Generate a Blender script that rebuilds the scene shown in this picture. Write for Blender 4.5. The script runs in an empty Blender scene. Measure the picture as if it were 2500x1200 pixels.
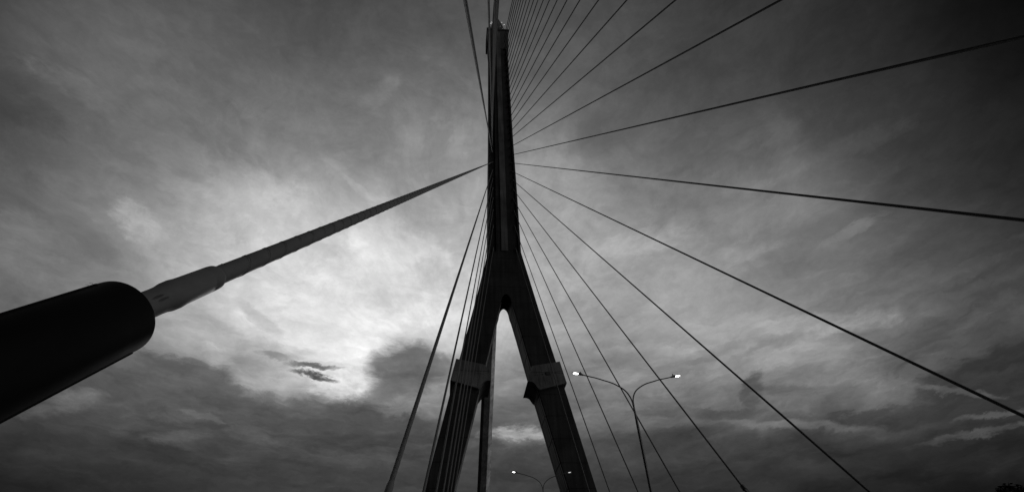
import bpy, bmesh, math, random
from mathutils import Vector, Matrix, Quaternion
random.seed(8)
scn = bpy.context.scene
COL = scn.collection
rad = math.radians

# ------------------------------------------------------------------ helpers
def link(name, me, mat, parent=None):
    o = bpy.data.objects.new(name, me); COL.objects.link(o)
    if mat: me.materials.append(mat)
    if parent: o.parent = parent
    return o
def empty(name, loc=(0, 0, 0)):
    o = bpy.data.objects.new(name, None); COL.objects.link(o); o.location = loc
    o.empty_display_size = .3
    return o
def tag(o, label=None, cat=None, group=None, kind=None):
    if label: o['label'] = label
    if cat: o['category'] = cat
    if group: o['group'] = group
    if kind: o['kind'] = kind
    return o
def mesh_from(bm, name, smooth=False):
    bmesh.ops.recalc_face_normals(bm, faces=bm.faces)
    me = bpy.data.meshes.new(name); bm.to_mesh(me); bm.free()
    if smooth:
        for p in me.polygons: p.use_smooth = True
        me.set_sharp_from_angle(angle=rad(38))
    return me
def loft(bm, rings, close=True, caps=True):
    vs = [[bm.verts.new(p) for p in r] for r in rings]
    n = len(vs[0])
    for a, b in zip(vs, vs[1:]):
        for i in range(n if close else n - 1):
            j = (i + 1) % n
            bm.faces.new((a[i], a[j], b[j], b[i]))
    if caps:
        bm.faces.new(vs[0][::-1]); bm.faces.new(vs[-1])
    return vs
def frame(d):
    d = Vector(d).normalized()
    up = Vector((0, 0, 1)) if abs(d.z) < .95 else Vector((1, 0, 0))
    x = d.cross(up).normalized(); y = x.cross(d).normalized()
    return d, x, y
def tube(bm, pts, rs, n=12, caps=True):
    """tube along a polyline; rs radius or list of radii"""
    pts = [Vector(p) for p in pts]
    if not hasattr(rs, '__len__'): rs = [rs] * len(pts)
    rings = []; prev = None
    for i, p in enumerate(pts):
        if i == 0: d = pts[1] - p
        elif i == len(pts) - 1: d = p - pts[i - 1]
        else: d = (pts[i + 1] - p).normalized() + (p - pts[i - 1]).normalized()
        d = d.normalized()
        if prev is None: _, x, y = frame(d)
        else:
            x = (prev - d * prev.dot(d)).normalized(); y = x.cross(d)
        prev = x
        y = d.cross(x)
        rings.append([p + (x * math.cos(t) + y * math.sin(t)) * rs[i] for t in (2 * math.pi * k / n for k in range(n))])
    loft(bm, rings, True, caps)
def box(bm, c, s, rot=None):
    m = Matrix.Translation(c) @ (rot.to_4x4() if rot else Matrix.Identity(4)) @ Matrix.Diagonal((s[0], s[1], s[2], 1))
    bmesh.ops.create_cube(bm, size=1, matrix=m)
def prism_y(bm, outline, y0, y1):
    """outline [(x,z)] extruded along y"""
    a = [bm.verts.new((x, y0, z)) for x, z in outline]; b = [bm.verts.new((x, y1, z)) for x, z in outline]
    n = len(a)
    bm.faces.new(a); bm.faces.new(b[::-1])
    for i in range(n):
        j = (i + 1) % n
        bm.faces.new((a[i], b[i], b[j], a[j]))

# ------------------------------------------------------------------ node helper
class NT:
    def __init__(s, tree): s.t = tree; s.n = tree.nodes; s.l = tree.links
    def put(s, sock, v):
        if v is None: return
        if hasattr(v, 'is_output'): s.l.new(v, sock)
        else: sock.default_value = v
    def m(s, op, a, b=None, c=None, clamp=False):
        n = s.n.new('ShaderNodeMath'); n.operation = op; n.use_clamp = clamp
        s.put(n.inputs[0], a); s.put(n.inputs[1], b); s.put(n.inputs[2], c)
        return n.outputs[0]
    def v(s, op, a, b=None, scale=None):
        n = s.n.new('ShaderNodeVectorMath'); n.operation = op
        s.put(n.inputs[0], a); s.put(n.inputs[1], b)
        if scale is not None: s.put(n.inputs['Scale'], scale)
        return n.outputs['Value'] if op in ('DOT_PRODUCT', 'LENGTH') else n.outputs['Vector']
    def comb(s, x, y, z):
        n = s.n.new('ShaderNodeCombineXYZ')
        for i, q in enumerate((x, y, z)): s.put(n.inputs[i], q)
        return n.outputs[0]
    def sep(s, v):
        n = s.n.new('ShaderNodeSeparateXYZ'); s.put(n.inputs[0], v); return n.outputs
    def noise(s, vec, scale, detail=4, rough=.5, dist=0, color=False, lac=2.0):
        n = s.n.new('ShaderNodeTexNoise'); s.put(n.inputs['Vector'], vec)
        n.inputs['Scale'].default_value = scale; n.inputs['Detail'].default_value = detail
        n.inputs['Roughness'].default_value = rough; n.inputs['Distortion'].default_value = dist
        n.inputs['Lacunarity'].default_value = lac
        return n.outputs['Color' if color else 'Fac']
    def mr(s, v, a, b, c=0., d=1., smooth=False):
        n = s.n.new('ShaderNodeMapRange')
        if smooth: n.interpolation_type = 'SMOOTHSTEP'
        s.put(n.inputs[0], v)
        for k, q in zip((1, 2, 3, 4), (a, b, c, d)): s.put(n.inputs[k], q)
        return n.outputs[0]
    def ramp(s, fac, stops, mode='B_SPLINE'):
        n = s.n.new('ShaderNodeValToRGB'); cr = n.color_ramp; cr.interpolation = mode
        while len(cr.elements) < len(stops): cr.elements.new(.5)
        for e, (pos, val) in zip(cr.elements, stops): e.position = pos; e.color = (val, val, val, 1)
        s.put(n.inputs[0], fac)
        return n.outputs['Color']
    def mix(s, f, a, b):
        if not hasattr(a, 'is_output') and not hasattr(b, 'is_output'): return s.m('MULTIPLY_ADD', f, b - a, a)
        return s.m('ADD', s.m('MULTIPLY', a, s.m('SUBTRACT', 1., f)), s.m('MULTIPLY', b, f))

def new_mat(name):
    m = bpy.data.materials.new(name); m.use_nodes = True
    t = NT(m.node_tree); bs = m.node_tree.nodes['Principled BSDF']
    return m, t, bs
def grey(t, v): return t.comb(v, v, v)

# ------------------------------------------------------------------ materials
JOINT0, JOINT = 54.7, 4.2
TY = 87.055          # front face of the pylon
TD = 5.6             # its depth
def concrete(name, base, joints=False, rough=.85):
    m, t, bs = new_mat(name)
    co = t.n.new('ShaderNodeTexCoord').outputs['Object']
    big = t.noise(co, .18, 5, .6, .4); fine = t.noise(co, 3.5, 6, .65)
    st = t.n.new('ShaderNodeMapping'); t.l.new(co, st.inputs[0]); st.inputs['Scale'].default_value = (1.6, 1.6, .09)
    streak = t.noise(st.outputs[0], 1.0, 5, .6)
    v = t.m('MULTIPLY', t.mr(big, .3, .7, .6, 1.4), t.mr(streak, .3, .7, .6, 1.4))
    v = t.m('MULTIPLY', v, t.mr(fine, .3, .7, .85, 1.12))
    v = t.m('MULTIPLY', v, base)
    if joints:
        X, Y, Z = t.sep(co)
        nrm = t.n.new('ShaderNodeNewGeometry').outputs['True Normal']
        nx = t.m('ABSOLUTE', t.sep(nrm)[0])
        w = t.noise(co, .9, 3, .6)
        zz = t.m('ADD', Z, t.m('MULTIPLY', t.m('SUBTRACT', w, .5), .12))
        fz = t.m('ABSOLUTE', t.m('SUBTRACT', t.m('FRACT', t.m('DIVIDE', t.m('SUBTRACT', zz, JOINT0 - JOINT / 2), JOINT)), .5))
        side = t.m('GREATER_THAN', nx, .6)
        hline = t.m('LESS_THAN', fz, t.mr(side, 0, 1, .016, .036))
        yy = t.m('SUBTRACT', Y, TY + TD / 2)
        vline = t.m('LESS_THAN', t.m('ABSOLUTE', t.m('SUBTRACT', t.m('ABSOLUTE', yy), 1.8)), .17)
        vline = t.m('MULTIPLY', vline, side)
        cap = t.m('MAXIMUM', t.m('MULTIPLY', hline, t.mr(side, 0, 1, .55, .85)), t.m('MULTIPLY', vline, .85))
        v = t.m('MULTIPLY', v, t.m('SUBTRACT', 1., cap))
        # tie-bolt holes in pairs, a few stained pale
        vor = t.n.new('ShaderNodeTexVoronoi'); vor.feature = 'F1'; t.l.new(co, vor.inputs['Vector']); vor.inputs['Scale'].default_value = .55
        spot = t.m('LESS_THAN', vor.outputs['Distance'], .055)
        v = t.m('ADD', v, t.m('MULTIPLY', spot, base * .9))
    t.l.new(grey(t, v), bs.inputs['Base Color'])
    bs.inputs['Roughness'].default_value = rough; bs.inputs['Specular IOR Level'].default_value = .12
    b = t.n.new('ShaderNodeBump'); b.inputs['Strength'].default_value = .25; b.inputs['Distance'].default_value = .03
    t.l.new(fine, b.inputs['Height']); t.l.new(b.outputs[0], bs.inputs['Normal'])
    return m
def paint(name, base, rough=.5, metal=0., var=.12, scale=6., spec=.5):
    m, t, bs = new_mat(name)
    co = t.n.new('ShaderNodeTexCoord').outputs['Object']
    n = t.noise(co, scale, 5, .6); n2 = t.noise(co, scale * 6, 3, .6)
    v = t.m('MULTIPLY', t.m('MULTIPLY', t.mr(n, .3, .7, 1 - var, 1 + var), t.mr(n2, .3, .7, 1 - var * .5, 1 + var * .5)), base)
    t.l.new(grey(t, v), bs.inputs['Base Color'])
    t.l.new(t.mr(n, .3, .7, rough - .06, rough + .08), bs.inputs['Roughness'])
    bs.inputs['Metallic'].default_value = metal
    bs.inputs['Specular IOR Level'].default_value = spec
    return m
def lamp_mat(name, strength):
    m, t, bs = new_mat(name)
    bs.inputs['Base Color'].default_value = (.8, .8, .8, 1)
    bs.inputs['Emission Color'].default_value = (1, 1, 1, 1)
    bs.inputs['Emission Strength'].default_value = strength
    return m
M = dict(
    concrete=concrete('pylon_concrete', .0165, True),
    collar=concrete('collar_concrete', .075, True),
    strip=concrete('pale_concrete', .065),
    lit_panel=concrete('lit_inner_face_panels', .18, True),  # pylon concrete made paler: glow on the inner faces is in the colour
    edge=concrete('lit_edge_concrete', .34),  # light on the rear leg's right chamfer, painted as pale concrete
    rear=concrete('rear_leg_concrete', .10),
    deck=concrete('deck_concrete', .2),
    cable=paint('cable_sheath', .07, .6, spec=.15),
    sleeve=paint('anchor_pipe', .072, .55, var=.07, spec=.2),
    guard=paint('black_guard_pipe', .0025, .5, spec=.05),
    rib=paint('sheath_rib', .05, .6),
    pole=paint('lamp_pole_paint', .03, .5),
    dark=paint('dark_metal', .02, .5),
    glass=paint('crown_glass', .12, .12, .6),
    void=paint('opening_shadow', .01, .9),
    lamp=lamp_mat('lit_lens', 6.),
    lamp_dim=lamp_mat('dim_lens', .75),
    spot=lamp_mat('crown_emissive', .42),
    asphalt=concrete('asphalt', .05),
    line=paint('road_line_paint', .6, .7),
    leaf=paint('leaf', .012, .8, spec=.05, var=.4, scale=1.),
    bark=concrete('bark', .08),
    soil=concrete('soil', .06),
)

# ------------------------------------------------------------------ pylon
pylon = empty('bridge_pylon', (0, TY, -14))
tag(pylon, 'tall dark concrete pylon of inverted Y shape with two splayed legs', 'bridge pylon')
def P(name, bm, mat, smooth=False, label=None, parent=None):
    me = mesh_from(bm, name, smooth)
    o = link(name, me, mat, None)
    par = parent or pylon
    o.parent = par
    o.matrix_parent_inverse = world_inv(par)
    if label: o['label'] = label
    return o
def world_inv(o):
    m = Matrix.Identity(4); q = o
    while q:
        m = Matrix.Translation(q.location) @ q.matrix_parent_inverse @ m if False else m
        q = q.parent
    # every thing here is only translated, parts sit at the origin of the world
    if o.type == 'EMPTY': return Matrix.Translation(-o.location)
    return Matrix.Identity(4)

KZ = 81.7       # height where the legs start to splay
def hw(z):      # outer half width of the front face
    pts = [(-16, 23.0), (28.94, 14.2), (47.9, 10.55), (53.1, 9.5), (73.7, 5.25), (76.5, 4.68), (79.6, 4.1), (KZ, 3.84), (104.5, 3.72), (126.4, 3.5), (153.6, 3.42), (182, 3.36), (197.2, 3.36)]
    for (a, b), (c, d) in zip(pts, pts[1:]):
        if z <= c: return b + (d - b) * (z - a) / (c - a)
    return pts[-1][1]
# shaft with two recesses for the anchorages
bm = bmesh.new()
rings = []
for z in (KZ, 92, 104.5, 115, 126.4, 140, 153.6, 168, 182, 197.0):
    w = hw(z); y0, y1 = TY, TY + TD; r = .45; c = .12
    a, b = w * .52, w * .86
    rings.append([(-w + c, y0, z), (-b, y0, z), (-b, y0 + r, z), (-a, y0 + r, z), (-a, y0, z),
                  (a, y0, z), (a, y0 + r, z), (b, y0 + r, z), (b, y0, z), (w - c, y0, z), (w, y0 + c, z),
                  (w, y1 - c, z), (w - c, y1, z), (-w + c, y1, z), (-w, y1 - c, z), (-w, y0 + c, z)])
loft(bm, rings)
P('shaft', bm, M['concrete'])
# centre strip, proud of the face
bm = bmesh.new()
loft(bm, [[(-.77, TY - .18, z), (.77, TY - .18, z), (.77, TY + .02, z), (-.77, TY + .02, z)] for z in (82.0, 196.4)])
P('center_strip', bm, M['strip'], label='paler vertical strip up the middle of the shaft')
# crotch block with the arch
JZ = 67.3
def arc_pts(sign=1):
    # inner arch profile from the joint plane up to the apex (x,z)
    return [(1.10, JZ), (.98, 68.0), (.80, 68.6), (.55, 69.1), (.25, 69.4), (0, 69.5)]
bm = bmesh.new()
ap = arc_pts()
out = [(-hw(JZ), JZ)] + [(-x, z) for x, z in ap] + [(x, z) for x, z in ap[::-1][1:]] + [(hw(JZ), JZ), (hw(73.7), 73.7), (hw(76.5), 76.5), (hw(79.6), 79.6), (hw(KZ), KZ), (-hw(KZ), KZ), (-hw(79.6), 79.6), (-hw(76.5), 76.5), (-hw(73.7), 73.7)]
prism_y(bm, out, TY, TY + TD)
bmesh.ops.triangulate(bm, faces=[f for f in bm.faces if len(f.verts) > 4])
P('leg_junction', bm, M['concrete'])
# two front legs
def inner(z):
    pts = [(-16, 19.1), (28.95, 9.43), (46.1, 5.63), (51.8, 4.42), (60.85, 2.53), (65.5, 1.5), (66.6, 1.2), (JZ, 1.10)]
    for (a, b), (c, d) in zip(pts, pts[1:]):
        if z <= c: return b + (d - b) * (z - a) / (c - a)
    return 1.10
legs = []
for s in (-1, 1):
    bm = bmesh.new(); rings = []
    for z in (-16, 10, 28.95, 47.5, 51.8, 60.85, 65.5, 66.6, JZ):
        a, b = inner(z), hw(z); c = .12 if z < 66 else .02
        y0, y1 = TY, TY + TD
        # the inner face is flat; a paler material paints the sky glow on it
        rings.append([(s * b, y0 + c, z), (s * (b - c), y0, z), (s * (a + c), y0, z), (s * a, y0 + c, z),
                      (s * a, y1 - c, z), (s * (a + c), y1, z), (s * (b - c), y1, z), (s * b, y1 - c, z)])
    loft(bm, rings)
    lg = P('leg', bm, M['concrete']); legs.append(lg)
    lg.data.materials.append(M['lit_panel'])
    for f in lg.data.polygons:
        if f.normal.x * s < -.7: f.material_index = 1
# rear leg, hexagonal, raking away from the shaft
bm = bmesh.new()
def rear(z):
    t = (z - 51.4) / (83 - 51.4); return 158.6 + (133.5 - 158.6) * t
rings = []
for z in (-14, 51.4, 83, 110, 134):
    y = rear(z); w = 1.75; k = (w * .55)
    rings.append([(-w, y + 1.2, z), (-w, y - .4, z), (-k, y - 1.3, z), (k * .6, y - 1.3, z), (w, y - .3, z), (w, y + 1.2, z), (0, y + 1.6, z)])
loft(bm, rings)
rl = P('rear_leg', bm, M['rear'], label='slender rear leg raking back behind the left leg')
# pale strip on its right-hand front chamfer: light caught there, put into colour
bm = bmesh.new()
def strip_ring(z):
    y = rear(z); w = 1.75; a = Vector((w * .55 * .6 + .12, y - 1.25, z)); b = Vector((w + .02, y - .28, z)); n = Vector((.65, -.76, 0)) * .08
    return [a + n, b + n, b - n, a - n]
loft(bm, [strip_ring(z) for z in (-14, 51.4, 83, 110, 132)])
P('lit_edge', bm, M['edge'])
# collars with the winged bracket on the inner side
def collar_outline():
    o = [(10.08, 53.0), (4.5, 51.85), (3.98, 50.25), (3.45, 48.5)]
    # concave arc from the wing tip back to the leg
    A = Vector((3.45, 48.5)); B = Vector((5.3, 47.0)); Cc = Vector((5.0, 48.75))
    for k in range(1, 8):
        t = k / 8; p = A * (1 - t) ** 2 + Cc * 2 * t * (1 - t) + B * t * t
        o.append((p.x, p.y))
    o += [(5.72, 46.85), (10.98, 48.35)]
    return o
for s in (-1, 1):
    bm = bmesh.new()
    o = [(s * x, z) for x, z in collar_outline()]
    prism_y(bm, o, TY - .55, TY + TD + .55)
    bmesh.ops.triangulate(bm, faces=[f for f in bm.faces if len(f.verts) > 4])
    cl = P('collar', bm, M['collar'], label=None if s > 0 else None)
    # horizontal joint: a thin raised lip along the lower edge
    bm = bmesh.new()
    ux, uz = (10.98 - 5.75), (48.35 - 46.85); L = math.hypot(ux, uz)
    q = [(5.8, 46.93), (10.97, 48.41), (10.91, 48.66), (5.73, 47.2)]
    prism_y(bm, [(s * x, z) for x, z in q], TY - .62, TY - .53)
    P('collar_lip', bm, M['collar'], parent=None)
    bm = bmesh.new()
    q = [(4.75, 49.75), (10.52, 50.95), (10.51, 51.0), (4.74, 49.8)]
    prism_y(bm, [(s * x, z) for x, z in q], TY - .565, TY - .54)
    for k in (6.0, 7.0, 8.4, 9.5):
        zc = 46.9 + (k - 5.7) * .285
        prism_y(bm, [(s * k, zc + .2), (s * (k + .045), zc + .21), (s * (k - 1.0 + .045), zc + 4.75), (s * (k - 1.0), zc + 4.74)], TY - .565, TY - .54)
    P('joint_lines', bm, M['void'])
    if s > 0:
        bm = bmesh.new()
        R = Matrix.Rotation(-rad(13), 3, 'Y')
        box(bm, (7.5, TY - .6, 50.3), (.85, .1, .72), R)
        P('access_opening', bm, M['void'], label='small square black opening in the right collar')
# cap: flares out at the front, deeper block at the back
bm = bmesh.new()
loft(bm, [[(-w, TY - d, z), (w, TY - d, z), (w, TY + TD + .02, z), (-w, TY + TD + .02, z)] for z, w, d in ((182, 3.38, .02), (190, 3.75, .12), (196.2, 4.1, .2))])
P('cap', bm, M['dark'])
bm = bmesh.new()
loft(bm, [[(-w, TY + 2.6, z), (w, TY + 2.6, z), (w, TY + TD + .3, z), (-w, TY + TD + .3, z)] for z, w in ((188.4, 4.22), (196.2, 4.26))])
P('cap_rear_block', bm, M['dark'])
bm = bmesh.new()
box(bm, (0, TY + TD / 2 + .05, 196.75), (8.5, TD + .9, 1.1))
P('cap_slab', bm, M['dark'])
# crown: faceted glazed bud with ribs
cx, cy = 0, TY + 2.8
def crown_w(z): 
    pts = [(197.3, 3.75), (200, 3.35), (204.6, 2.5), (208, 1.7), (211, 1.05), (214, .12)]
    for (a, b), (c, d) in zip(pts, pts[1:]):
        if z <= c: return b + (d - b) * (z - a) / (c - a)
    return .12
bm = bmesh.new()
zs = (197.3, 199, 201, 203, 204.6, 206.5, 208, 209.5, 211)
for k in range(8):
    a0, a1 = math.pi / 4 * k + .09, math.pi / 4 * (k + 1) - .09
    r1 = [[(cx + crown_w(z) * math.cos(a) * f, cy + crown_w(z) * .8 * math.sin(a) * f, z) for a, f in ((a0, 1), (a1, 1), (a1, .93), (a0, .93))] for z in zs]
    loft(bm, r1)
crown = P('crown', bm, M['glass'], label='pointed glazed crown on top of the pylon')
bm = bmesh.new()
for k in range(8):
    a = math.pi / 4 * k
    tube(bm, [(cx + crown_w(z) * math.cos(a) * 1.02, cy + crown_w(z) * .8 * math.sin(a) * 1.02, z) for z in zs + (214,)], .11, 6)
P('crown_frame', bm, M['dark'])
for x, z in ((-2.6, 203.2), (-2.15, 204.3), (-1.75, 203.4), (1.75, 205.1), (2.65, 203.2)):  # small emissive boxes along the front of the crown
    bm = bmesh.new()
    sx = 1 if x > 0 else -1
    R = Matrix.Rotation(rad(-32) * -sx, 3, 'Y')
    box(bm, (x, TY + .55, z), (.22, .12, .75 if abs(x) > 2 else .4), R)
    P('crown_bright_box', bm, M['spot'])

# ------------------------------------------------------------------ stay cables
RZ = [82.53, 90.12, 95.8, 100.26, 104.28, 108.11, 111.58, 115.21, 118.71, 122.61, 126.54, 129.63, 133.4, 136.5, 140.2, 143.8, 147.3, 150.91, 154.83, 158.54, 162.46, 166.72, 170.88, 174.57, 178.47, 182.73, 187.13, 190.91]
RY = [69.42, 59.98, 50.1, 39.99, 29.93, 19.99, 9.94, -0.07, -10.06, -19.7, -29.27, -39.4, -49.2, -59.97, -69.6, -79.6, -90.06, -100.06, -110.07, -120.06, -130.07, -140.07, -150.08, -160.07, -170.07, -180.07, -190.08, -200.07]
LZ = [82.5, 90.0, 95.65, 100.09, 104.1, 107.93, 111.55, 115.04, 119.26, 122.1, 125.2, 129.12, 132.74, 136.38, 140.05, 143.75, 147.47, 151.22, 155.01, 158.81, 162.65, 166.51, 170.4, 174.32, 178.26, 182.24, 186.24, 190.26]
LY = [67.64, 59.58, 50.48, 41.0, 30.35, 20.24, 9.91, -0.07, -9.74, -20.34, -31.1, -40.07, -50.07, -60.07, -70.07, -80.07, -90.07, -100.07, -110.07, -120.07, -130.07, -140.07, -150.07, -160.07, -170.07, -180.07, -190.07, -200.07]
WD = 12.5965; SLOPE = -.006826
ORD = ['lowest', 'second', 'third', 'fourth', 'fifth', 'sixth', 'seventh', 'eighth', 'ninth', 'tenth', 'eleventh', 'twelfth', 'thirteenth', 'fourteenth']
def right_label(i):
    if i == 1: return 'lowest right-hand stay cable, crossing the face of the right leg'
    if i == 2: return 'thin stay cable just right of the right leg, nearest beside it'
    if i == 3: return 'thin right-hand stay cable passing the left lamp head of the nearer street lamp'
    if i == 4: return 'right-hand stay cable passing behind the fork of the nearer street lamp'
    if i == 5: return 'right-hand stay cable crossing the right lamp arm, black clamp at its foot'
    if i == 6: return 'right-hand stay cable leaving the bottom edge furthest right'
    if i == 7: return 'dark stay cable running down to the lower right corner of the sky'
    if i == 8: return 'nearly level dark stay cable running right, slightly downhill'
    if i == 9: return 'thick dark stay cable running right, slightly uphill, against the sky'
    if i <= 18: return '%s stay cable above the slightly uphill thick one in the right fan' % {10: 'first', 11: 'second', 12: 'third', 13: 'fourth', 14: 'fifth', 15: 'sixth', 16: 'seventh', 17: 'eighth', 18: 'ninth'}[i]
    k = 28 - i
    return ('topmost thin stay cable of the right fan, beside the pylon cap' if k == 0 else '%s thin stay cable below the topmost one of the right fan' % ['', 'first', 'second', 'third', 'fourth', 'fifth', 'sixth', 'seventh', 'eighth', 'ninth'][k])
def left_label(i):
    if i == 8: return 'nearest and thickest stay cable, rising from a black guard pipe at left'
    if i == 7: return 'grey stay cable left of the left leg, standing clear against the sky'
    if i == 6: return 'stay cable running down along the outer edge of the left leg'
    if i == 1: return 'lowest left-hand stay cable, closest to the inner edge of the left leg'
    if i in (2, 3, 4, 5): return '%s stay cable from the outer edge, of those crossing the left leg face' % {5: 'first', 4: 'second', 3: 'third', 2: 'fourth'}[i]
    if i == 9: return 'ribbed stay cable leaning left overhead, clear of the pylon top'
    if i == 10: return 'near vertical stay cable passing the left corner of the pylon cap'
    if i == 11: return 'stay cable at the left side of the bundle over the pylon top'
    return 'stay cable overlapping others in the dark bundle rising past the pylon top'
def helix(bm, A, u, x, y, s0, s1, r, rr, pitch, seg=20, n=5, ph=0., lh=1):
    N = int((s1 - s0) / pitch * seg)
    pts = []
    for k in range(N + 1):
        s = s0 + (s1 - s0) * k / N; t = lh * 2 * math.pi * s / pitch + ph
        pts.append(A + u * s + (x * math.cos(t) + y * math.sin(t)) * (r + rr * .3))
    tube(bm, pts, rr, n)
def cable(side, i, z, Y):
    top = Vector((side * (2.6275 - .0026046 * (z - 104.59)), TY, z)); bot = Vector((side * WD, Y, SLOPE * Y))
    u = (top - bot).normalized(); _, x, y = frame(u); L = (top - bot).length + .8
    root = empty('stay_cable', bot)
    lab = right_label(i) if side > 0 else left_label(i)
    tag(root, lab, 'stay cable', 'stay cables of the right-hand fan' if side > 0 else 'stay cables of the left-hand fan')
    def part(nm, bm, mat, smooth=True, parent=None):
        me = mesh_from(bm, nm, smooth); o = link(nm, me, mat); o.parent = parent or root
        return o
    Z0 = Vector((0, 0, 0))
    near = side < 0 and i == 8
    s_sl = {(-1, 8): 5.1, (-1, 7): 7.86, (1, 5): 16.1}.get((side, i), 3.2)
    r = .074 + .0026 * max(0, i - 8)
    bm = bmesh.new()
    tube(bm, [u * (s_sl - .3), u * (L * .5), u * L], r if not near else .0685, 40 if near else 16)
    part('sheath', bm, M['cable'])
    if near or (side < 0 and i in (7, 9, 10)):
        bm = bmesh.new()
        if near:
            helix(bm, Z0, u, x, y, 5.25, 60, .0685, .0028, .35, 24, 5, 1.2)
            helix(bm, Z0, u, x, y, 5.25, 60, .0685, .0022, .35, 24, 4, 1.75)
        else:
            helix(bm, Z0, u, x, y, s_sl + .2, 60, r, .0045, .35, 14, 4)
        part('helical_rib', bm, M['rib'])
    # socket where the stay enters the pylon
    bm = bmesh.new()
    Lt = (top - bot).length
    tube(bm, [u * (Lt - .9), u * (Lt - .85), u * (Lt + .3)], [.12, .155, .155], 12)
    part('pylon_socket', bm, M['dark'])
    # anchor pipe
    bm = bmesh.new()
    if near:
        prof = [(3.6, .0815), (4.50, .0815), (4.56, .0840), (4.61, .0925), (4.67, .0945), (4.73, .0900), (5.0, .0885), (5.005, .0872), (5.02, .0872), (5.025, .0885), (5.10, .0880), (5.125, .0860), (5.14, .0800), (5.145, .0690)]
        tube(bm, [u * s for s, _ in prof], [q for _, q in prof], 64)
    else:
        k = 1.15
        prof = [(.6, .1), (s_sl - .12, .1), (s_sl - .02, .097), (s_sl + .05, .088), (s_sl + .06, r)]
        tube(bm, [u * s for s, _ in prof], [q for _, q in prof], 24)
    sl = part('anchor_pipe', bm, M['sleeve'])
    if near:
        bm = bmesh.new()
        tube(bm, [u * 5.138, u * 5.150], [.0712, .0712], 48)
        part('seal_ring', bm, M['dark'], parent=sl)
        # two dark oval inspection slots on the pipe just above the guard
        bm = bmesh.new()
        back = (Vector((-10.5204, 0, 1.688)) - bot - u * 4.5); back = (back - u * back.dot(u)).normalized(); sd = u.cross(back)
        for k, off in enumerate((-.012, .012)):
            cpos = u * (4.435 + .03 * k) + (back * .995 + sd * (off / .08 - .1)).normalized() * .0835
            nn = (cpos - u * cpos.dot(u)).normalized()
            rot = Matrix((u, nn.cross(u), nn)).transposed()
            bmesh.ops.create_uvsphere(bm, u_segments=16, v_segments=8, radius=1, matrix=Matrix.Translation(cpos) @ rot.to_4x4() @ Matrix.Diagonal((.05, .007, .0015, 1)))
        part('slot', bm, M['dark'], parent=sl)
        # black guard pipe: open tube with a rolled lip
        bm = bmesh.new()
        prof = [(.2, .2), (4.18, .2), (4.195, .199), (4.2, .196), (4.195, .191), (4.1, .19)]
        tube(bm, [u * s for s, _ in prof], [q for _, q in prof], 96, caps=False)
        gp = part('guard_pipe', bm, M['guard'])
        bm = bmesh.new()
        # longitudinal closing flanges, one along the upper side, one along the lower
        bk = (Vector((-10.5204, 0, 1.688)) - bot - u * 4.2); bk = (bk - u * bk.dot(u)).normalized(); tp = u.cross(bk)
        if tp.z < 0: tp = -tp
        for ang in (74, -80):
            dd = bk * math.cos(rad(ang)) + tp * math.sin(rad(ang)); tt = u.cross(dd)
            loft(bm, [[c + dd * .197 - tt * .008, c + dd * .2055 - tt * .006, c + dd * .2055 + tt * .006, c + dd * .197 + tt * .008] for c in (u * .3, u * 4.12)])
        part('seam_flange', bm, M['guard'], False, parent=gp)
        bm = bmesh.new()
        bk = (Vector((-10.5204, 0, 1.688)) - bot - u * 4.2); bk = (bk - u * bk.dot(u)).normalized(); tp = u.cross(bk)
        if tp.z < 0: tp = -tp
        for s_, l in ((4.165, .018), (4.135, .015)):
            c = u * s_ + tp * .199
            tube(bm, [c, c + tp * l * .6 + u * .004, c + tp * l - u * .012], .0009, 5)
        part('tie_wire', bm, M['dark'], parent=gp)
    if side > 0 and i == 5:
        bm = bmesh.new()
        tube(bm, [u * 15.75, u * 15.8, u * 16.15, u * 16.2], [.09, .16, .16, .09], 20)
        part('clamp', bm, M['dark'])
        bm = bmesh.new()
        rt = Vector((1, 0, 0)); rt = (rt - u * rt.dot(u)).normalized()
        tube(bm, [u * .6 + rt * .2, u * 15.9 + rt * .2], .022, 8)
        part('drain_pipe', bm, M['dark'])
    return root
for i in range(28):
    cable(1, i + 1, RZ[i], RY[i])
for i in range(28):
    cable(-1, i + 1, LZ[i], LY[i])

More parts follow.
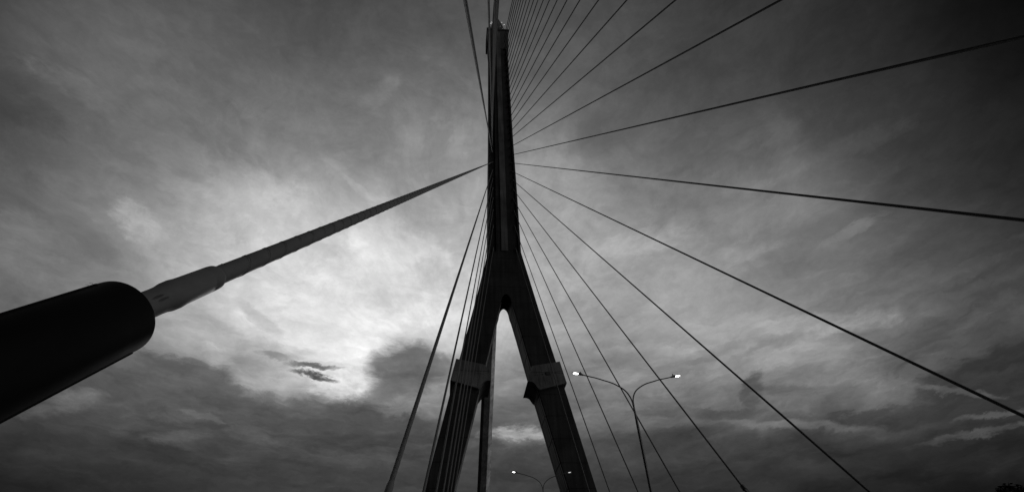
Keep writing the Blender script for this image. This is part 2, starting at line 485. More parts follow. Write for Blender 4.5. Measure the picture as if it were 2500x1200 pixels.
# ------------------------------------------------------------------ street lamps
def street_lamp(Y, forkz, base, label, dim_right):
    root = empty('street_lamp', (0, Y, base))
    tag(root, label, 'street lamp', 'double-arm street lamps along the middle of the deck')
    def part(nm, bm, mat, smooth=True, parent=None):
        me = mesh_from(bm, nm, smooth); o = link(nm, me, mat); o.parent = parent or root
        return o
    H = forkz - base
    bm = bmesh.new()
    tube(bm, [(0, 0, 0), (0, 0, .02), (0, 0, H - 1.2), (0, 0, H - .1), (0, 0, H + .05)], [.11, .105, .078, .052, .05], 20)
    pole = part('pole', bm, M['pole'])
    bm = bmesh.new()
    tube(bm, [(0, 0, .005), (0, 0, .05)], .2, 20)
    part('base_plate', bm, M['pole'], parent=pole)
    curve = [(.02, 0), (.035, .3), (.1, .55), (.22, .8), (.38, 1.0), (.58, 1.16), (.85, 1.33), (1.13, 1.46), (1.5, 1.58), (1.97, 1.73), (2.4, 1.83), (2.8, 1.93)]
    for s in (-1, 1):
        bm = bmesh.new()
        # smooth the hand-set points
        pts = []
        cv = curve
        for k in range(len(cv) - 1):
            p0 = cv[max(k - 1, 0)]; p1 = cv[k]; p2 = cv[k + 1]; p3 = cv[min(k + 2, len(cv) - 1)]
            for q in range(4):
                t = q / 4
                f = lambda a, b, c, d: .5 * (2 * b + (c - a) * t + (2 * a - 5 * b + 4 * c - d) * t * t + (3 * b - a - 3 * c + d) * t ** 3)
                pts.append((s * f(p0[0], p1[0], p2[0], p3[0]), 0, H + f(p0[1], p1[1], p2[1], p3[1])))
        pts.append((s * cv[-1][0], 0, H + cv[-1][1]))
        n = len(pts)
        tube(bm, pts, [.043 - .012 * k / n for k in range(n)], 12)
        part('arm', bm, M['pole'])
        # lamp head: spigot, clamp block, photocell stub, housing, lens
        hx, hz = s * 2.8, H + 1.93
        bm = bmesh.new()
        Rt = Matrix.Rotation(-s * rad(9), 3, 'Y')
        tube(bm, [(hx - s * .05, 0, hz - .01), (hx + s * .14, 0, hz + .03)], [.052, .05], 14)
        box(bm, (hx + s * .13, 0, hz + .045), (.17, .16, .085), Rt)
        tube(bm, [(hx + s * .1, 0, hz + .08), (hx + s * .1, 0, hz + .19)], [.042, .036], 14)
        # housing shell (flattened, tapering)
        rings = []
        for k, (t, w, h) in enumerate(((.18, .075, .05), (.24, .1, .06), (.38, .125, .062), (.52, .115, .05), (.6, .08, .03), (.625, .03, .012))):
            c0 = Vector((hx + s * t, 0, hz + .045 + t * .12))
            rings.append([c0 + Vector((0, w * math.cos(a), h * (math.sin(a) if math.sin(a) > 0 else .25 * math.sin(a)))) for a in (2 * math.pi * q / 16 for q in range(16))])
        loft(bm, rings)
        hd = part('lamp_head', bm, M['pole'])
        bm = bmesh.new()
        rings = []
        for k, (t, w, h) in enumerate(((.25, .05, .02), (.285, .08, .045), (.39, .09, .052), (.49, .075, .04), (.55, .04, .015))):
            c0 = Vector((hx + s * t, 0, hz + .035 + t * .12))
            rings.append([c0 + Vector((0, w * math.cos(a), -h * math.sin(a) * (1 if math.sin(a) > 0 else .2))) for a in (2 * math.pi * q / 16 for q in range(16))])
        loft(bm, rings)
        part('lens', bm, M['lamp_dim'] if dim_right and s > 0 else M['lamp'], parent=hd)
    return root
street_lamp(27.0, 14.9, .1, 'nearer double-arm street lamp, both heads lit, standing right of the right leg', 0)
street_lamp(58.71, 20.2, .1, 'farther small double-arm street lamp at the bottom, seen between the legs', 1)

# ------------------------------------------------------------------ deck, river, bank
def sheet(nm, x0, x1, y0, y1, z, mat, nx=1, ny=1, label=None):
    bm = bmesh.new()
    V = [[bm.verts.new((x0 + (x1 - x0) * i / nx, y0 + (y1 - y0) * j / ny, z)) for i in range(nx + 1)] for j in range(ny + 1)]
    for j in range(ny):
        for i in range(nx): bm.faces.new((V[j][i], V[j][i + 1], V[j + 1][i + 1], V[j + 1][i]))
    o = link(nm, mesh_from(bm, nm), mat); tag(o, kind='structure'); return o
bm = bmesh.new()
box(bm, (0, -40, -1.3), (28.6, 380, 2.2))
for s in (-1, 1):
    box(bm, (s * 11.7, -40, -.075), (.35, 380, .35))       # kerb of the footway
tag(link('bridge_deck', mesh_from(bm, 'bridge_deck'), M['deck']), kind='structure')
bm = bmesh.new()
for x0, x1 in ((-11.5, -.6), (.6, 11.5)):
    v = [bm.verts.new(q) for q in ((x0, -229, -.19), (x1, -229, -.19), (x1, 149, -.19), (x0, 149, -.19))]; bm.faces.new(v)
tag(link('road', mesh_from(bm, 'road'), M['asphalt']), kind='structure')
bm = bmesh.new()
for x in (-7.8, -4.2, 4.2, 7.8):
    for k in range(-28, 18):
        v = [bm.verts.new(q) for q in ((x - .06, k * 8., -.186), (x + .06, k * 8., -.186), (x + .06, k * 8. + 3, -.186), (x - .06, k * 8. + 3, -.186))]; bm.faces.new(v)
tag(link('road_markings', mesh_from(bm, 'road_markings'), M['line']), kind='structure')
m, t, bs = new_mat('river_water')
co = t.n.new('ShaderNodeTexCoord').outputs['Object']
n = t.noise(co, .35, 6, .6, .3)
bs.inputs['Base Color'].default_value = (.012, .012, .012, 1); bs.inputs['Roughness'].default_value = .18
b = t.n.new('ShaderNodeBump'); b.inputs['Strength'].default_value = .5; b.inputs['Distance'].default_value = .4
t.l.new(n, b.inputs['Height']); t.l.new(b.outputs[0], bs.inputs['Normal'])
sheet('river', -4000, 4000, -4000, 4000, -16, m)
bm = bmesh.new()
v = [(-1500, 18), (-60, 22), (0, 24), (80, 20), (1500, 10), (1500, 2500), (-1500, 2500)]
top = [bm.verts.new((x, y, -14.5)) for x, y in v]; bot = [bm.verts.new((x, y - (3 if y < 100 else 0), -18)) for x, y in v]
bm.faces.new(top)
for i in range(len(v)):
    j = (i + 1) % len(v); bm.faces.new((top[i], bot[i], bot[j], top[j]))
tag(link('river_bank', mesh_from(bm, 'river_bank'), M['soil']), kind='structure')

# ------------------------------------------------------------------ tree at the lower right corner
def tree(x, y, zb, ztop, R, label):
    root = empty('tree', (x, y, zb)); tag(root, label, 'tree')
    H = ztop - zb
    bm = bmesh.new()
    tube(bm, [(0, 0, 0), (.2, .1, H * .3), (-.1, .2, H * .6), (0, 0, H * .85)], [.5, .38, .22, .06], 12)
    tips = []
    for k in range(16):
        a = random.uniform(0, 6.28); h = H * random.uniform(.35, .75); l = R * random.uniform(.5, .9)
        e = Vector((math.cos(a) * l, math.sin(a) * l, h + l * random.uniform(.3, .8)))
        if e.z > H * .93: e.z = H * .93
        tube(bm, [(0, 0, h), tuple(Vector((0, 0, h)).lerp(e, .5) + Vector((0, 0, .3))), tuple(e)], [.16, .09, .03], 6)
        tips.append(e)
    me = mesh_from(bm, 'trunk', True); o = link('trunk', me, M['bark']); o.parent = root
    tips += [Vector((random.uniform(-1, 1), random.uniform(-1, 1), H * random.uniform(.8, .95))) for _ in range(5)]
    bm = bmesh.new()
    for nl in range(12000):
        c = random.choice(tips); d = Vector([random.gauss(0, 1) for _ in range(3)]) * R * .17
        p = c + d
        if nl % 4 == 0:
            a_ = random.uniform(0, 6.28); q_ = R * .55 * math.sqrt(random.random())
            p = Vector((q_ * math.cos(a_), q_ * math.sin(a_), H + 1))
        lim = H - .5 * (p.x ** 2 + p.y ** 2) ** .8 + random.uniform(-.25, .12)
        if p.z > lim: p.z = lim - random.random() * 1.2
        q = Quaternion(Vector([random.gauss(0, 1) for _ in range(3)]).normalized(), random.uniform(0, 6.28)).to_matrix()
        s = random.uniform(.12, .26)
        v = [bm.verts.new(p + q @ Vector(w)) for w in ((-s, 0, 0), (0, -s * .45, 0), (s, 0, 0), (0, s * .45, 0))]
        bm.faces.new(v)
    me = mesh_from(bm, 'crown'); o = link('crown', me, M['leaf']); o.parent = root
tree(40.3, 43.6, -14.5, 16.15, 5.5, 'dark leafy tree top peeping in at the lower right corner')

# ------------------------------------------------------------------ sky
ROWS = [[0.05, 0.05, 0.053, 0.05, 0.054, 0.071, 0.09, 0.108, 0.133, 0.192, 0.212, 0.228, 0.236, 0.244, 0.247, 0.247, 0.242, 0.23, 0.21, 0.191, 0.168, 0.142, 0.112, 0.07, 0.056, 0.069, 0.091, 0.106, 0.079, 0.06, 0.05, 0.05], [0.05, 0.05, 0.1, 0.13, 0.153, 0.121, 0.115, 0.121, 0.161, 0.2, 0.217, 0.232, 0.237, 0.245, 0.247, 0.247, 0.243, 0.232, 0.214, 0.195, 0.173, 0.152, 0.164, 0.173, 0.156, 0.176, 0.152, 0.143, 0.115, 0.057, 0.05, 0.05], [0.05, 0.051, 0.135, 0.189, 0.218, 0.242, 0.262, 0.234, 0.242, 0.237, 0.245, 0.247, 0.248, 0.252, 0.254, 0.259, 0.259, 0.25, 0.237, 0.222, 0.221, 0.262, 0.314, 0.29, 0.237, 0.203, 0.214, 0.171, 0.105, 0.051, 0.05, 0.05], [0.05, 0.074, 0.126, 0.232, 0.283, 0.309, 0.334, 0.347, 0.33, 0.304, 0.301, 0.323, 0.349, 0.342, 0.328, 0.341, 0.345, 0.338, 0.352, 0.365, 0.388, 0.466, 0.468, 0.395, 0.313, 0.266, 0.219, 0.152, 0.09, 0.052, 0.05, 0.05], [0.054, 0.097, 0.125, 0.207, 0.322, 0.379, 0.402, 0.431, 0.44, 0.533, 0.592, 0.616, 0.655, 0.59, 0.523, 0.474, 0.449, 0.459, 0.49, 0.514, 0.535, 0.569, 0.518, 0.437, 0.363, 0.267, 0.194, 0.132, 0.085, 0.05, 0.05, 0.05], [0.07, 0.114, 0.151, 0.186, 0.282, 0.398, 0.484, 0.503, 0.577, 0.722, 0.809, 0.884, 0.941, 0.812, 0.704, 0.616, 0.555, 0.537, 0.564, 0.604, 0.617, 0.586, 0.501, 0.425, 0.357, 0.263, 0.168, 0.115, 0.08, 0.05, 0.05, 0.05], [0.087, 0.13, 0.175, 0.2, 0.252, 0.346, 0.458, 0.49, 0.649, 0.83, 0.874, 0.904, 0.946, 0.928, 0.895, 0.801, 0.688, 0.613, 0.606, 0.635, 0.617, 0.55, 0.484, 0.427, 0.363, 0.249, 0.158, 0.11, 0.072, 0.05, 0.05, 0.05], [0.104, 0.146, 0.193, 0.227, 0.246, 0.344, 0.445, 0.552, 0.71, 0.795, 0.843, 0.87, 0.884, 0.875, 0.841, 0.774, 0.705, 0.665, 0.638, 0.631, 0.6, 0.542, 0.491, 0.434, 0.334, 0.225, 0.186, 0.102, 0.067, 0.05, 0.05, 0.05], [0.121, 0.161, 0.205, 0.247, 0.285, 0.385, 0.444, 0.529, 0.703, 0.806, 0.796, 0.83, 0.849, 0.799, 0.774, 0.725, 0.682, 0.674, 0.653, 0.615, 0.563, 0.498, 0.473, 0.426, 0.317, 0.251, 0.195, 0.117, 0.065, 0.054, 0.05, 0.05], [0.138, 0.176, 0.217, 0.261, 0.358, 0.413, 0.435, 0.493, 0.574, 0.644, 0.679, 0.698, 0.69, 0.671, 0.671, 0.658, 0.645, 0.649, 0.62, 0.569, 0.506, 0.452, 0.424, 0.388, 0.298, 0.239, 0.191, 0.133, 0.091, 0.057, 0.05, 0.05], [0.155, 0.191, 0.229, 0.288, 0.332, 0.38, 0.408, 0.438, 0.471, 0.519, 0.536, 0.526, 0.577, 0.592, 0.59, 0.597, 0.604, 0.606, 0.567, 0.49, 0.436, 0.391, 0.363, 0.322, 0.266, 0.228, 0.191, 0.149, 0.114, 0.083, 0.053, 0.05], [0.172, 0.209, 0.26, 0.294, 0.314, 0.334, 0.384, 0.396, 0.407, 0.439, 0.467, 0.488, 0.52, 0.534, 0.533, 0.539, 0.539, 0.519, 0.474, 0.412, 0.368, 0.34, 0.317, 0.285, 0.254, 0.221, 0.192, 0.165, 0.136, 0.107, 0.082, 0.057], [0.201, 0.236, 0.266, 0.281, 0.295, 0.309, 0.321, 0.353, 0.375, 0.386, 0.401, 0.431, 0.463, 0.468, 0.467, 0.463, 0.453, 0.431, 0.408, 0.374, 0.342, 0.321, 0.297, 0.27, 0.24, 0.215, 0.195, 0.176, 0.153, 0.13, 0.106, 0.084], [0.22, 0.236, 0.251, 0.265, 0.278, 0.288, 0.298, 0.309, 0.325, 0.344, 0.358, 0.375, 0.393, 0.395, 0.391, 0.387, 0.38, 0.377, 0.372, 0.35, 0.327, 0.305, 0.279, 0.252, 0.233, 0.215, 0.198, 0.18, 0.163, 0.146, 0.128, 0.11], [0.212, 0.226, 0.239, 0.25, 0.26, 0.27, 0.281, 0.29, 0.297, 0.303, 0.311, 0.324, 0.334, 0.342, 0.346, 0.344, 0.34, 0.337, 0.331, 0.32, 0.304, 0.29, 0.269, 0.249, 0.231, 0.215, 0.199, 0.184, 0.17, 0.156, 0.142, 0.128], [0.206, 0.216, 0.226, 0.236, 0.247, 0.256, 0.265, 0.271, 0.277, 0.284, 0.291, 0.297, 0.304, 0.309, 0.311, 0.309, 0.306, 0.303, 0.3, 0.295, 0.286, 0.277, 0.265, 0.248, 0.232, 0.215, 0.202, 0.189, 0.176, 0.164, 0.152, 0.141], [0.199, 0.209, 0.218, 0.226, 0.234, 0.241, 0.247, 0.253, 0.26, 0.266, 0.272, 0.278, 0.283, 0.287, 0.288, 0.286, 0.284, 0.281, 0.279, 0.275, 0.27, 0.263, 0.254, 0.245, 0.234, 0.22, 0.207, 0.194, 0.183, 0.173, 0.163, 0.153], [0.196, 0.202, 0.209, 0.215, 0.221, 0.227, 0.233, 0.238, 0.244, 0.249, 0.253, 0.258, 0.262, 0.265, 0.264, 0.263, 0.262, 0.259, 0.257, 0.255, 0.251, 0.248, 0.242, 0.235, 0.228, 0.221, 0.214, 0.205, 0.196, 0.187, 0.178, 0.17]]
BLOBS = [[[-0.5403, 0.4692, 0.6986], [9.483, 8.397, 1.695], [-29.904, 33.858, -45.869], 0.5, 112.0, 0.0], [[-0.6127, 0.4519, 0.6483], [12.681, 12.75, 3.097], [-22.941, 19.408, -35.211], 0.4, 60.0, 0.0], [[-0.4238, 0.5425, 0.7253], [10.016, 6.62, 0.902], [-18.871, 30.846, -34.096], 0.3, 104.0, 0.0], [[-0.1547, 0.5102, 0.846], [17.894, -12.746, 10.959], [43.858, 45.144, -19.204], 0.5, 124.0, 0.0], [[-0.0651, 0.5711, 0.8183], [13.758, -3.022, 3.205], [10.742, 26.304, -17.504], 0.5, 142.0, 0.0], [[-0.269, 0.485, 0.8321], [15.824, 5.128, 2.126], [-4.461, 41.005, -25.342], 0.25, 112.0, 0.0], [[-0.3514, 0.4443, 0.8241], [12.061, 6.789, 1.482], [-13.452, 39.94, -27.27], 0.3, 84.0, 0.0], [[-0.5604, 0.6082, 0.5621], [11.073, 11.158, -1.032], [-37.631, 10.182, -48.533], 0.55, 106.0, 0.0], [[-0.6105, 0.5844, 0.5346], [24.46, 20.011, 6.058], [-18.013, 16.989, -39.139], 0.5, 134.0, 0.0], [[-0.5023, 0.6253, 0.5972], [19.036, 16.764, -1.541], [-26.736, 13.08, -36.182], 0.6, 178.0, 0.0], [[-0.3579, 0.6351, 0.6845], [11.856, 2.943, 3.468], [1.425, 17.588, -15.573], 0.35, 204.0, 0.0], [[-0.1804, 0.6545, 0.7342], [20.59, 12.195, -5.812], [-78.187, 81.867, -92.204], 0.35, 184.0, 0.0], [[-0.0822, 0.6874, 0.7216], [20.48, 5.758, -3.152], [-9.326, 21.542, -21.581], 0.4, 142.0, 0.0], [[0.1602, 0.6107, 0.7755], [16.496, -7.633, 2.603], [10.081, 17.293, -15.701], 0.5, 158.0, 0.0], [[0.2624, 0.5297, 0.8066], [11.913, -9.368, 2.275], [14.329, 15.856, -15.075], 0.35, 86.0, 0.0], [[0.544, 0.4697, 0.6953], [21.996, -4.676, -14.052], [-6.008, 22.188, -10.288], 0.35, 118.0, 0.0], [[0.6258, 0.4162, 0.6596], [11.054, -11.687, -3.114], [24.313, 32.029, -43.274], 0.3, 98.0, 0.0], [[0.5189, 0.5673, 0.6394], [8.993, -5.415, -2.494], [7.655, 26.69, -29.892], 0.4, 134.0, 0.0], [[0.463, 0.5606, 0.6866], [10.738, -6.52, -1.917], [21.846, 55.583, -60.116], 0.45, 128.0, 0.0], [[0.6361, 0.5223, 0.568], [15.839, -17.87, -1.306], [54.58, 33.46, -91.888], 0.6, 122.0, 0.0], [[0.6766, 0.4517, 0.5816], [10.984, -12.667, -2.943], [17.447, 16.017, -32.738], 0.35, 62.0, 0.0], [[0.3381, 0.6708, 0.6601], [9.675, -3.903, -0.988], [9.187, 31.689, -36.91], 0.45, 182.0, 0.0], [[0.4718, 0.6486, 0.5973], [8.34, -5.547, -0.565], [25.392, 37.495, -60.77], 0.45, 154.0, 0.0], [[0.6009, 0.5824, 0.5475], [11.479, -8.28, -3.792], [12.627, 33.573, -49.572], 0.3, 100.0, 0.0], [[0.5521, 0.6791, 0.4837], [5.566, -3.15, -1.931], [5.883, 31.489, -50.932], 0.45, 166.0, 0.0], [[0.37, 0.7864, 0.4946], [10.043, -3.47, -1.994], [4.129, 34.426, -57.826], 0.55, 172.0, 0.0], [[0.2461, 0.7525, 0.6109], [17.702, -1.88, -4.816], [-5.418, 27.46, -31.638], 0.4, 178.0, 0.0], [[0.7018, 0.5665, 0.4319], [32.633, -21.021, -25.459], [-9.782, 55.5, -56.893], 0.45, 86.0, 0.0], [[-0.2328, 0.7942, 0.5612], [13.392, 3.329, 0.844], [-6.392, 24.708, -37.62], 0.5, 236.0, 0.0], [[-0.1557, 0.8284, 0.538], [20.526, -2.216, 9.353], [14.706, 21.421, -28.727], 0.6, 246.0, 0.0], [[-0.1802, 0.7702, 0.6119], [10.055, 1.697, 0.825], [-4.216, 40.177, -51.812], 0.5, 224.0, 0.0], [[-0.0931, 0.7521, 0.6524], [11.575, 1.471, -0.045], [-5.026, 34.392, -40.363], 0.4, 212.0, 0.0], [[-0.3054, 0.7164, 0.6273], [15.371, 4.509, 2.336], [-5.073, 33.362, -40.571], 0.35, 212.0, 0.0], [[-0.4134, 0.7591, 0.5028], [22.525, 13.785, -2.293], [-18.529, 12.202, -33.66], 0.5, 158.0, 0.0], [[-0.3347, 0.78, 0.5288], [19.055, 12.964, -7.062], [-64.866, 28.322, -82.82], 0.6, 168.0, 0.0], [[-0.3496, 0.8192, 0.4547], [28.279, 12.18, -0.199], [-14.311, 16.317, -40.398], 0.4, 150.0, 0.0], [[-0.392, 0.7924, 0.4674], [39.684, 22.873, -5.49], [-33.713, 20.165, -62.461], 0.5, 192.0, 0.0], [[-0.1921, 0.8612, 0.4705], [11.078, 2.7, -0.42], [-5.923, 11.84, -24.091], 0.6, 242.0, 0.0], [[-0.038, 0.8504, 0.5248], [21.051, -1.93, 4.65], [13.164, 33.992, -54.135], 0.4, 190.0, 0.0], [[-0.2644, 0.886, 0.3809], [4.098, 0.91, 0.728], [-1.062, 7.195, -17.472], 0.85, 73.0, 0.6], [[-0.4359, 0.8044, 0.4037], [8.98, 3.968, 1.79], [-3.839, 7.362, -18.813], 0.8, 80.0, 0.9], [[-0.0499, 0.9254, 0.3756], [5.2, 0.174, 0.262], [-0.566, 8.875, -21.94], 0.8, 75.0, 0.3], [[-0.0848, 0.8678, 0.4897], [14.264, -0.689, 3.692], [4.278, 10.753, -18.314], 0.85, 92.0, 0.6], [[-0.1254, 0.8858, 0.4467], [21.973, -3.116, 12.345], [25.056, 25.513, -43.557], 0.7, 96.0, 0.0], [[0.0103, 0.8697, 0.4935], [16.107, -0.528, 0.595], [0.812, 16.41, -28.938], 0.5, 110.0, 0.0], [[-0.2445, 0.844, 0.4774], [23.902, 5.819, 1.955], [-26.736, 93.32, -178.648], 0.85, 92.0, 0.0], [[-0.2441, 0.852, 0.4632], [27.254, 8.259, -0.825], [-45.174, 73.892, -159.716], 0.95, 70.0, 0.0], [[-0.3117, 0.8181, 0.4832], [34.101, 10.561, 4.119], [-30.82, 95.912, -182.292], 0.55, 118.0, 0.0], [[-0.5536, 0.753, 0.3557], [19.252, 7.493, 14.1], [18.438, 37.614, -50.934], 0.6, 112.0, 0.0], [[-0.3936, 0.8395, 0.3747], [25.142, 11.155, 1.417], [-59.413, 59.031, -194.647], 0.6, 100.0, 0.0], [[-0.42, 0.8385, 0.3471], [17.778, 5.636, 7.898], [11.086, 56.599, -123.33], 0.5, 90.0, 0.0], [[-0.2749, 0.8887, 0.3669], [11.167, 2.592, 2.088], [-5.581, 35.459, -90.06], 0.35, 86.0, 0.0], [[0.038, 0.9185, 0.3935], [16.503, -1.312, 1.467], [10.898, 54.852, -129.076], 0.4, 96.0, 0.0], [[0.132, 0.9135, 0.3848], [14.671, -1.511, -1.445], [-2.266, 23.184, -54.257], 0.85, 176.0, 0.0], [[0.1321, 0.9205, 0.3679], [12.098, -1.171, -1.412], [-5.77, 38.623, -94.572], 0.8, 84.0, 0.0], [[0.1165, 0.8977, 0.4249], [10.869, -1.226, -0.39], [0.566, 15.486, -32.876], 0.6, 94.0, 0.0], [[0.3627, 0.8006, 0.4769], [8.8, -2.562, -2.39], [-1.338, 29.28, -48.138], 0.45, 112.0, 0.0], [[0.7612, 0.5562, 0.3335], [7.404, -7.844, -3.817], [6.439, 7.839, -27.767], 0.85, 52.0, 0.9], [[0.6999, 0.6127, 0.3671], [20.774, -18.911, -8.043], [18.066, 23.893, -74.328], 0.6, 74.0, 0.7], [[0.6933, 0.6498, 0.3116], [6.089, -4.871, -3.39], [4.342, 21.537, -54.573], 0.75, 58.0, 0.8], [[0.7267, 0.6044, 0.3266], [13.243, -10.239, -10.518], [-15.616, 115.998, -179.918], 0.5, 104.0, 0.0], [[0.512, 0.7578, 0.4045], [50.401, -17.21, -31.553], [-6.938, 17.862, -24.68], 0.75, 86.0, 0.8], [[0.5568, 0.7338, 0.3893], [15.513, -8.872, -5.465], [9.603, 49.083, -106.239], 0.6, 96.0, 0.7], [[0.4718, 0.7968, 0.3775], [5.767, -2.419, -2.103], [-1.767, 45.92, -94.729], 0.6, 80.0, 0.8], [[0.5665, 0.7509, 0.3394], [8.666, -4.607, -4.271], [-4.818, 61.436, -127.896], 0.45, 128.0, 0.0], [[0.738, 0.6177, 0.2717], [8.587, -8.377, -4.28], [38.516, 47.386, -212.359], 0.6, 100.0, 0.0], [[0.7469, 0.5989, 0.2889], [17.763, -17.064, -10.547], [35.023, 81.586, -259.641], 0.6, 104.0, 0.0], [[0.4837, 0.8116, 0.3277], [4.468, -1.97, -1.717], [-0.798, 13.59, -32.483], 0.6, 56.0, 0.8], [[0.6598, 0.7007, 0.2715], [5.546, -3.885, -3.451], [-1.021, 16.647, -40.485], 0.5, 50.0, 0.0], [[0.5503, 0.709, 0.441], [7.129, -4.009, -2.451], [4.447, 23.342, -43.075], 0.3, 160.0, 0.0], [[0.6342, 0.6648, 0.3947], [15.991, -8.73, -10.992], [-5.179, 22.973, -30.367], 0.3, 138.0, 0.0], [[0.7199, 0.562, 0.4073], [12.526, -11.791, -5.871], [18.145, 32.998, -77.608], 0.3, 102.0, 0.0]]
AZ0, AZ1, EL0, DEL = -78., 92., 10., 4.
BACK0 = .07; BACK1 = 1.15
w = bpy.data.worlds.new('World'); scn.world = w; w.use_nodes = True
t = NT(w.node_tree)
for n in list(t.n): t.n.remove(n)
SUN_AZ, SUN_EL = -11.8, 27.9
d = t.v('NORMALIZE', t.n.new('ShaderNodeTexCoord').outputs['Generated'])
X, Y, Z = t.sep(d)
# cloud sheet coordinates: where the view direction meets a flat cloud layer
zz = t.m('ADD', t.m('MAXIMUM', Z, .02), .14)
P0 = t.comb(t.m('DIVIDE', X, zz), t.m('DIVIDE', Y, zz), 0.)
def mapped(v, sc, loc=(0, 0, 0), rot=0):
    n = t.n.new('ShaderNodeMapping'); t.l.new(v, n.inputs[0]); n.inputs['Scale'].default_value = sc
    n.inputs['Location'].default_value = loc; n.inputs['Rotation'].default_value = (0, 0, rad(rot)); return n.outputs[0]
# domain warp, in direction space
wn = t.v('SUBTRACT', t.noise(d, 5.5, 4, .55, color=True), (.5, .5, .5))
wn2 = t.v('SUBTRACT', t.noise(mapped(P0, (1, 1, 1), (3, 7, 1)), 5.5, 7, .66, .4, color=True), (.5, .5, .5))
wn3 = t.v('SUBTRACT', t.noise(mapped(d, (1, 1, 2.2), (2, 5, 1)), 17., 6, .66, .3, color=True), (.5, .5, .5))
dw = t.v('NORMALIZE', t.v('ADD', d, t.v('ADD', t.v('SCALE', wn, scale=.06), t.v('SCALE', wn2, scale=.05))))
dwb = t.v('NORMALIZE', t.v('ADD', d, t.v('ADD', t.v('SCALE', wn, scale=.035), t.v('SCALE', wn3, scale=.055))))
dws = t.v('NORMALIZE', t.v('ADD', d, t.v('SCALE', wn3, scale=.035)))
wx, wy, wz = t.sep(dw)
az = t.m('MULTIPLY', t.m('ARCTAN2', wx, wy), 180 / math.pi)
el = t.m('MULTIPLY', t.m('ARCSINE', wz), 180 / math.pi)
u = t.mr(az, AZ0, AZ1)
acc = None; NR = len(ROWS)
for k, row in enumerate(ROWS):
    e0 = EL0 + DEL * k
    wgt = t.m('SUBTRACT', 1., t.m('DIVIDE', t.m('ABSOLUTE', t.m('SUBTRACT', t.m('MINIMUM', t.m('MAXIMUM', el, EL0), EL0 + DEL * (NR - 1)), e0)), DEL), clamp=True)
    col = t.ramp(u, [(i / 31., v) for i, v in enumerate(row)])
    term = t.m('MULTIPLY', wgt, col)
    acc = term if acc is None else t.m('ADD', acc, term)
v = acc
# far from the glow the overcast falls away to dusk grey, save for one added lobe
back = t.mr(t.v('DOT_PRODUCT', d, (-.1, .85, .5)), -.1, .42, 0., 1., True)
rear_fill = t.mr(t.v('DOT_PRODUCT', d, (.92, -.38, .1)), .35, .95, 0., 1., True)  # bright unseen patch added behind right, to light the left-hand cables
v = t.mix(back, t.mix(rear_fill, BACK0, BACK1), v)
# fibres drawn out along the wind, which blows from the glow: they fan out from it
g = Vector((.04, .90, .43)).normalized()
cg = t.v('DOT_PRODUCT', d, tuple(g))
perp = t.v('NORMALIZE', t.v('SUBTRACT', d, t.v('SCALE', tuple(g), scale=cg)))
th = t.m('ARCCOSINE', t.m('MINIMUM', cg, .9999))
def radial(ka, kr, off, wamp):
    q = t.v('ADD', t.v('SCALE', perp, scale=ka), t.v('SCALE', tuple(g), scale=t.m('MULTIPLY', t.m('POWER', th, .6), kr)))
    return t.v('ADD', t.v('ADD', q, off), t.v('SCALE', wn2, scale=wamp))
r1 = t.noise(radial(3.4, 2.6, (3, 1, 2), .9), 1.3, 8, .6, .4)
r2_ = t.noise(radial(8., 8., (7, 4, 9), 1.2), 1.3, 8, .62, .3)
h1 = t.noise(mapped(t.v('ADD', d, t.v('SCALE', wn3, scale=.04)), (3.2, 3.2, 15.)), 1.7, 8, .62, .4)
h2 = t.noise(mapped(t.v('ADD', d, t.v('SCALE', wn3, scale=.03)), (11, 11, 42.)), 1.4, 8, .62, .3)
fan = t.mr(el, 24., 38., 0., 1., True)
p1 = t.noise(t.v('ADD', P0, t.v('SCALE', wn2, scale=.35)), 2.3, 8, .6, .5)
r1 = t.m('ADD', t.m('MULTIPLY', r1, .25), t.m('MULTIPLY', p1, .75))
p2 = t.noise(mapped(t.v('ADD', P0, t.v('SCALE', wn2, scale=.22)), (1, .8, 1), (4, 2, 0), 20), 7., 8, .66, .4)
r2_ = t.m('ADD', t.m('MULTIPLY', r2_, .6), t.m('MULTIPLY', p2, .4))
billow = t.m('ABSOLUTE', t.m('SUBTRACT', t.noise(mapped(t.v('ADD', d, t.v('SCALE', wn3, scale=.03)), (1, 1, 2.3)), 9.5, 8, .62, .5), .5))
s1 = t.mix(fan, h1, r1); s2 = t.mix(fan, h2, r2_)
s3 = t.noise(d, 60., 5, .7, .2)
s4 = t.noise(mapped(t.v('ADD', d, t.v('SCALE', wn3, scale=.02)), (22, 22, 70.)), 1.3, 5, .7, .2)
v = t.m('MULTIPLY', v, t.mr(s1, .3, .7, .84, 1.16))
v = t.m('MULTIPLY', v, t.mr(s2, .3, .7, .94, 1.06))
v = t.m('MULTIPLY', v, t.mr(billow, .0, .16, .955, 1.025))
v = t.m('MULTIPLY', v, t.mr(s3, .3, .7, .985, 1.015))
# separate clouds and gaps
tex = t.m('MULTIPLY', t.m('MULTIPLY', t.mr(s2, .3, .7, .9, 1.1), t.mr(s1, .3, .7, .84, 1.16)), t.mr(s4, .3, .7, .95, 1.05))
for c, a, b, amp, val, sh in BLOBS:
    small = max(Vector(a).length, Vector(b).length) > 45
    D = dws if small else dwb
    qa = t.v('DOT_PRODUCT', D, tuple(a)); qb = t.v('DOT_PRODUCT', D, tuple(b))
    # a and b are tangent at c, so they vanish there
    r2 = t.m('ADD', t.m('ADD', t.m('MULTIPLY', qa, qa), t.m('MULTIPLY', qb, qb)), t.mr(s4 if small else s2, .3, .7, .65 if small else .5, -.65 if small else -.5))
    mk = t.m('MULTIPLY', t.mr(r2, 2.0 - .45 * sh, .55 * sh, 0., amp, True), t.m('GREATER_THAN', t.v('DOT_PRODUCT', D, tuple(c)), .5))
    v = t.mix(mk, v, t.m('MULTIPLY', tex, val / 255.))
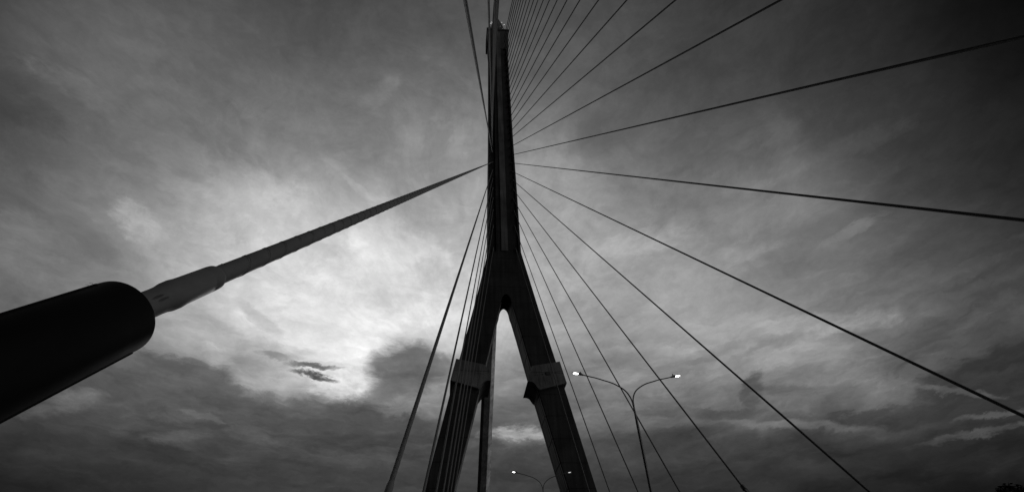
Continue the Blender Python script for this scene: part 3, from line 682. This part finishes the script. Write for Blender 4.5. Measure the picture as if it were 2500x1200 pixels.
cloud = t.m('POWER', t.m('MAXIMUM', v, 0.), 2.2)
sky = t.n.new('ShaderNodeTexSky'); sky.sky_type = 'NISHITA'; sky.sun_disc = False
sky.sun_elevation = rad(SUN_EL); sky.sun_rotation = rad(SUN_AZ)
bw = t.n.new('ShaderNodeRGBToBW'); t.l.new(sky.outputs[0], bw.inputs[0])
# thin clear air seen through the overcast: the Nishita sky in monochrome, a few per cent of it
lum = t.m('ADD', t.m('MULTIPLY', cloud, 9.9), t.m('MULTIPLY', t.m('MINIMUM', bw.outputs[0], 3.), .004))
bg = t.n.new('ShaderNodeBackground'); t.l.new(grey(t, lum), bg.inputs['Color']); bg.inputs['Strength'].default_value = .1
out = t.n.new('ShaderNodeOutputWorld'); t.l.new(bg.outputs[0], out.inputs[0])

sun = bpy.data.lights.new('sun', 'SUN'); sun.energy = .2; sun.angle = rad(14); sun.color = (1, .98, .95)
so = bpy.data.objects.new('sun', sun); COL.objects.link(so)
sd = Vector((math.sin(rad(SUN_AZ)) * math.cos(rad(SUN_EL)), math.cos(rad(SUN_AZ)) * math.cos(rad(SUN_EL)), math.sin(rad(SUN_EL))))
so.rotation_euler = sd.to_track_quat('Z', 'Y').to_euler()
so.location = (0, 0, 60)
sun.color = (1, 1, 1)

# ------------------------------------------------------------------ camera
cam = bpy.data.cameras.new('camera'); co_ = bpy.data.objects.new('camera', cam); COL.objects.link(co_)
r = Vector((0.9930541, -0.112105, -0.035721)); up = Vector((-0.0492975, -0.6721042, 0.7388137)); fw = Vector((0.106833, 0.731921, 0.6729624))
mtx = Matrix((r, up, -fw)).transposed().to_4x4(); mtx.translation = Vector((-10.52037814, 0, 1.68844803))
co_.matrix_world = mtx
cam.sensor_width = 36; cam.lens = 1249.5667 / 2500 * 36
cam.shift_x = -5.211 / 2500; cam.shift_y = 15.92 / 2500
cam.clip_start = .05; cam.clip_end = 20000
scn.camera = co_
scn.view_settings.view_transform = 'Standard'; scn.view_settings.look = 'None'
scn.view_settings.exposure = 0; scn.view_settings.gamma = 1
scn.cycles.use_denoising = True
scn.cycles.max_bounces = 6
w.cycles.sampling_method = 'MANUAL'; w.cycles.sample_map_resolution = 512
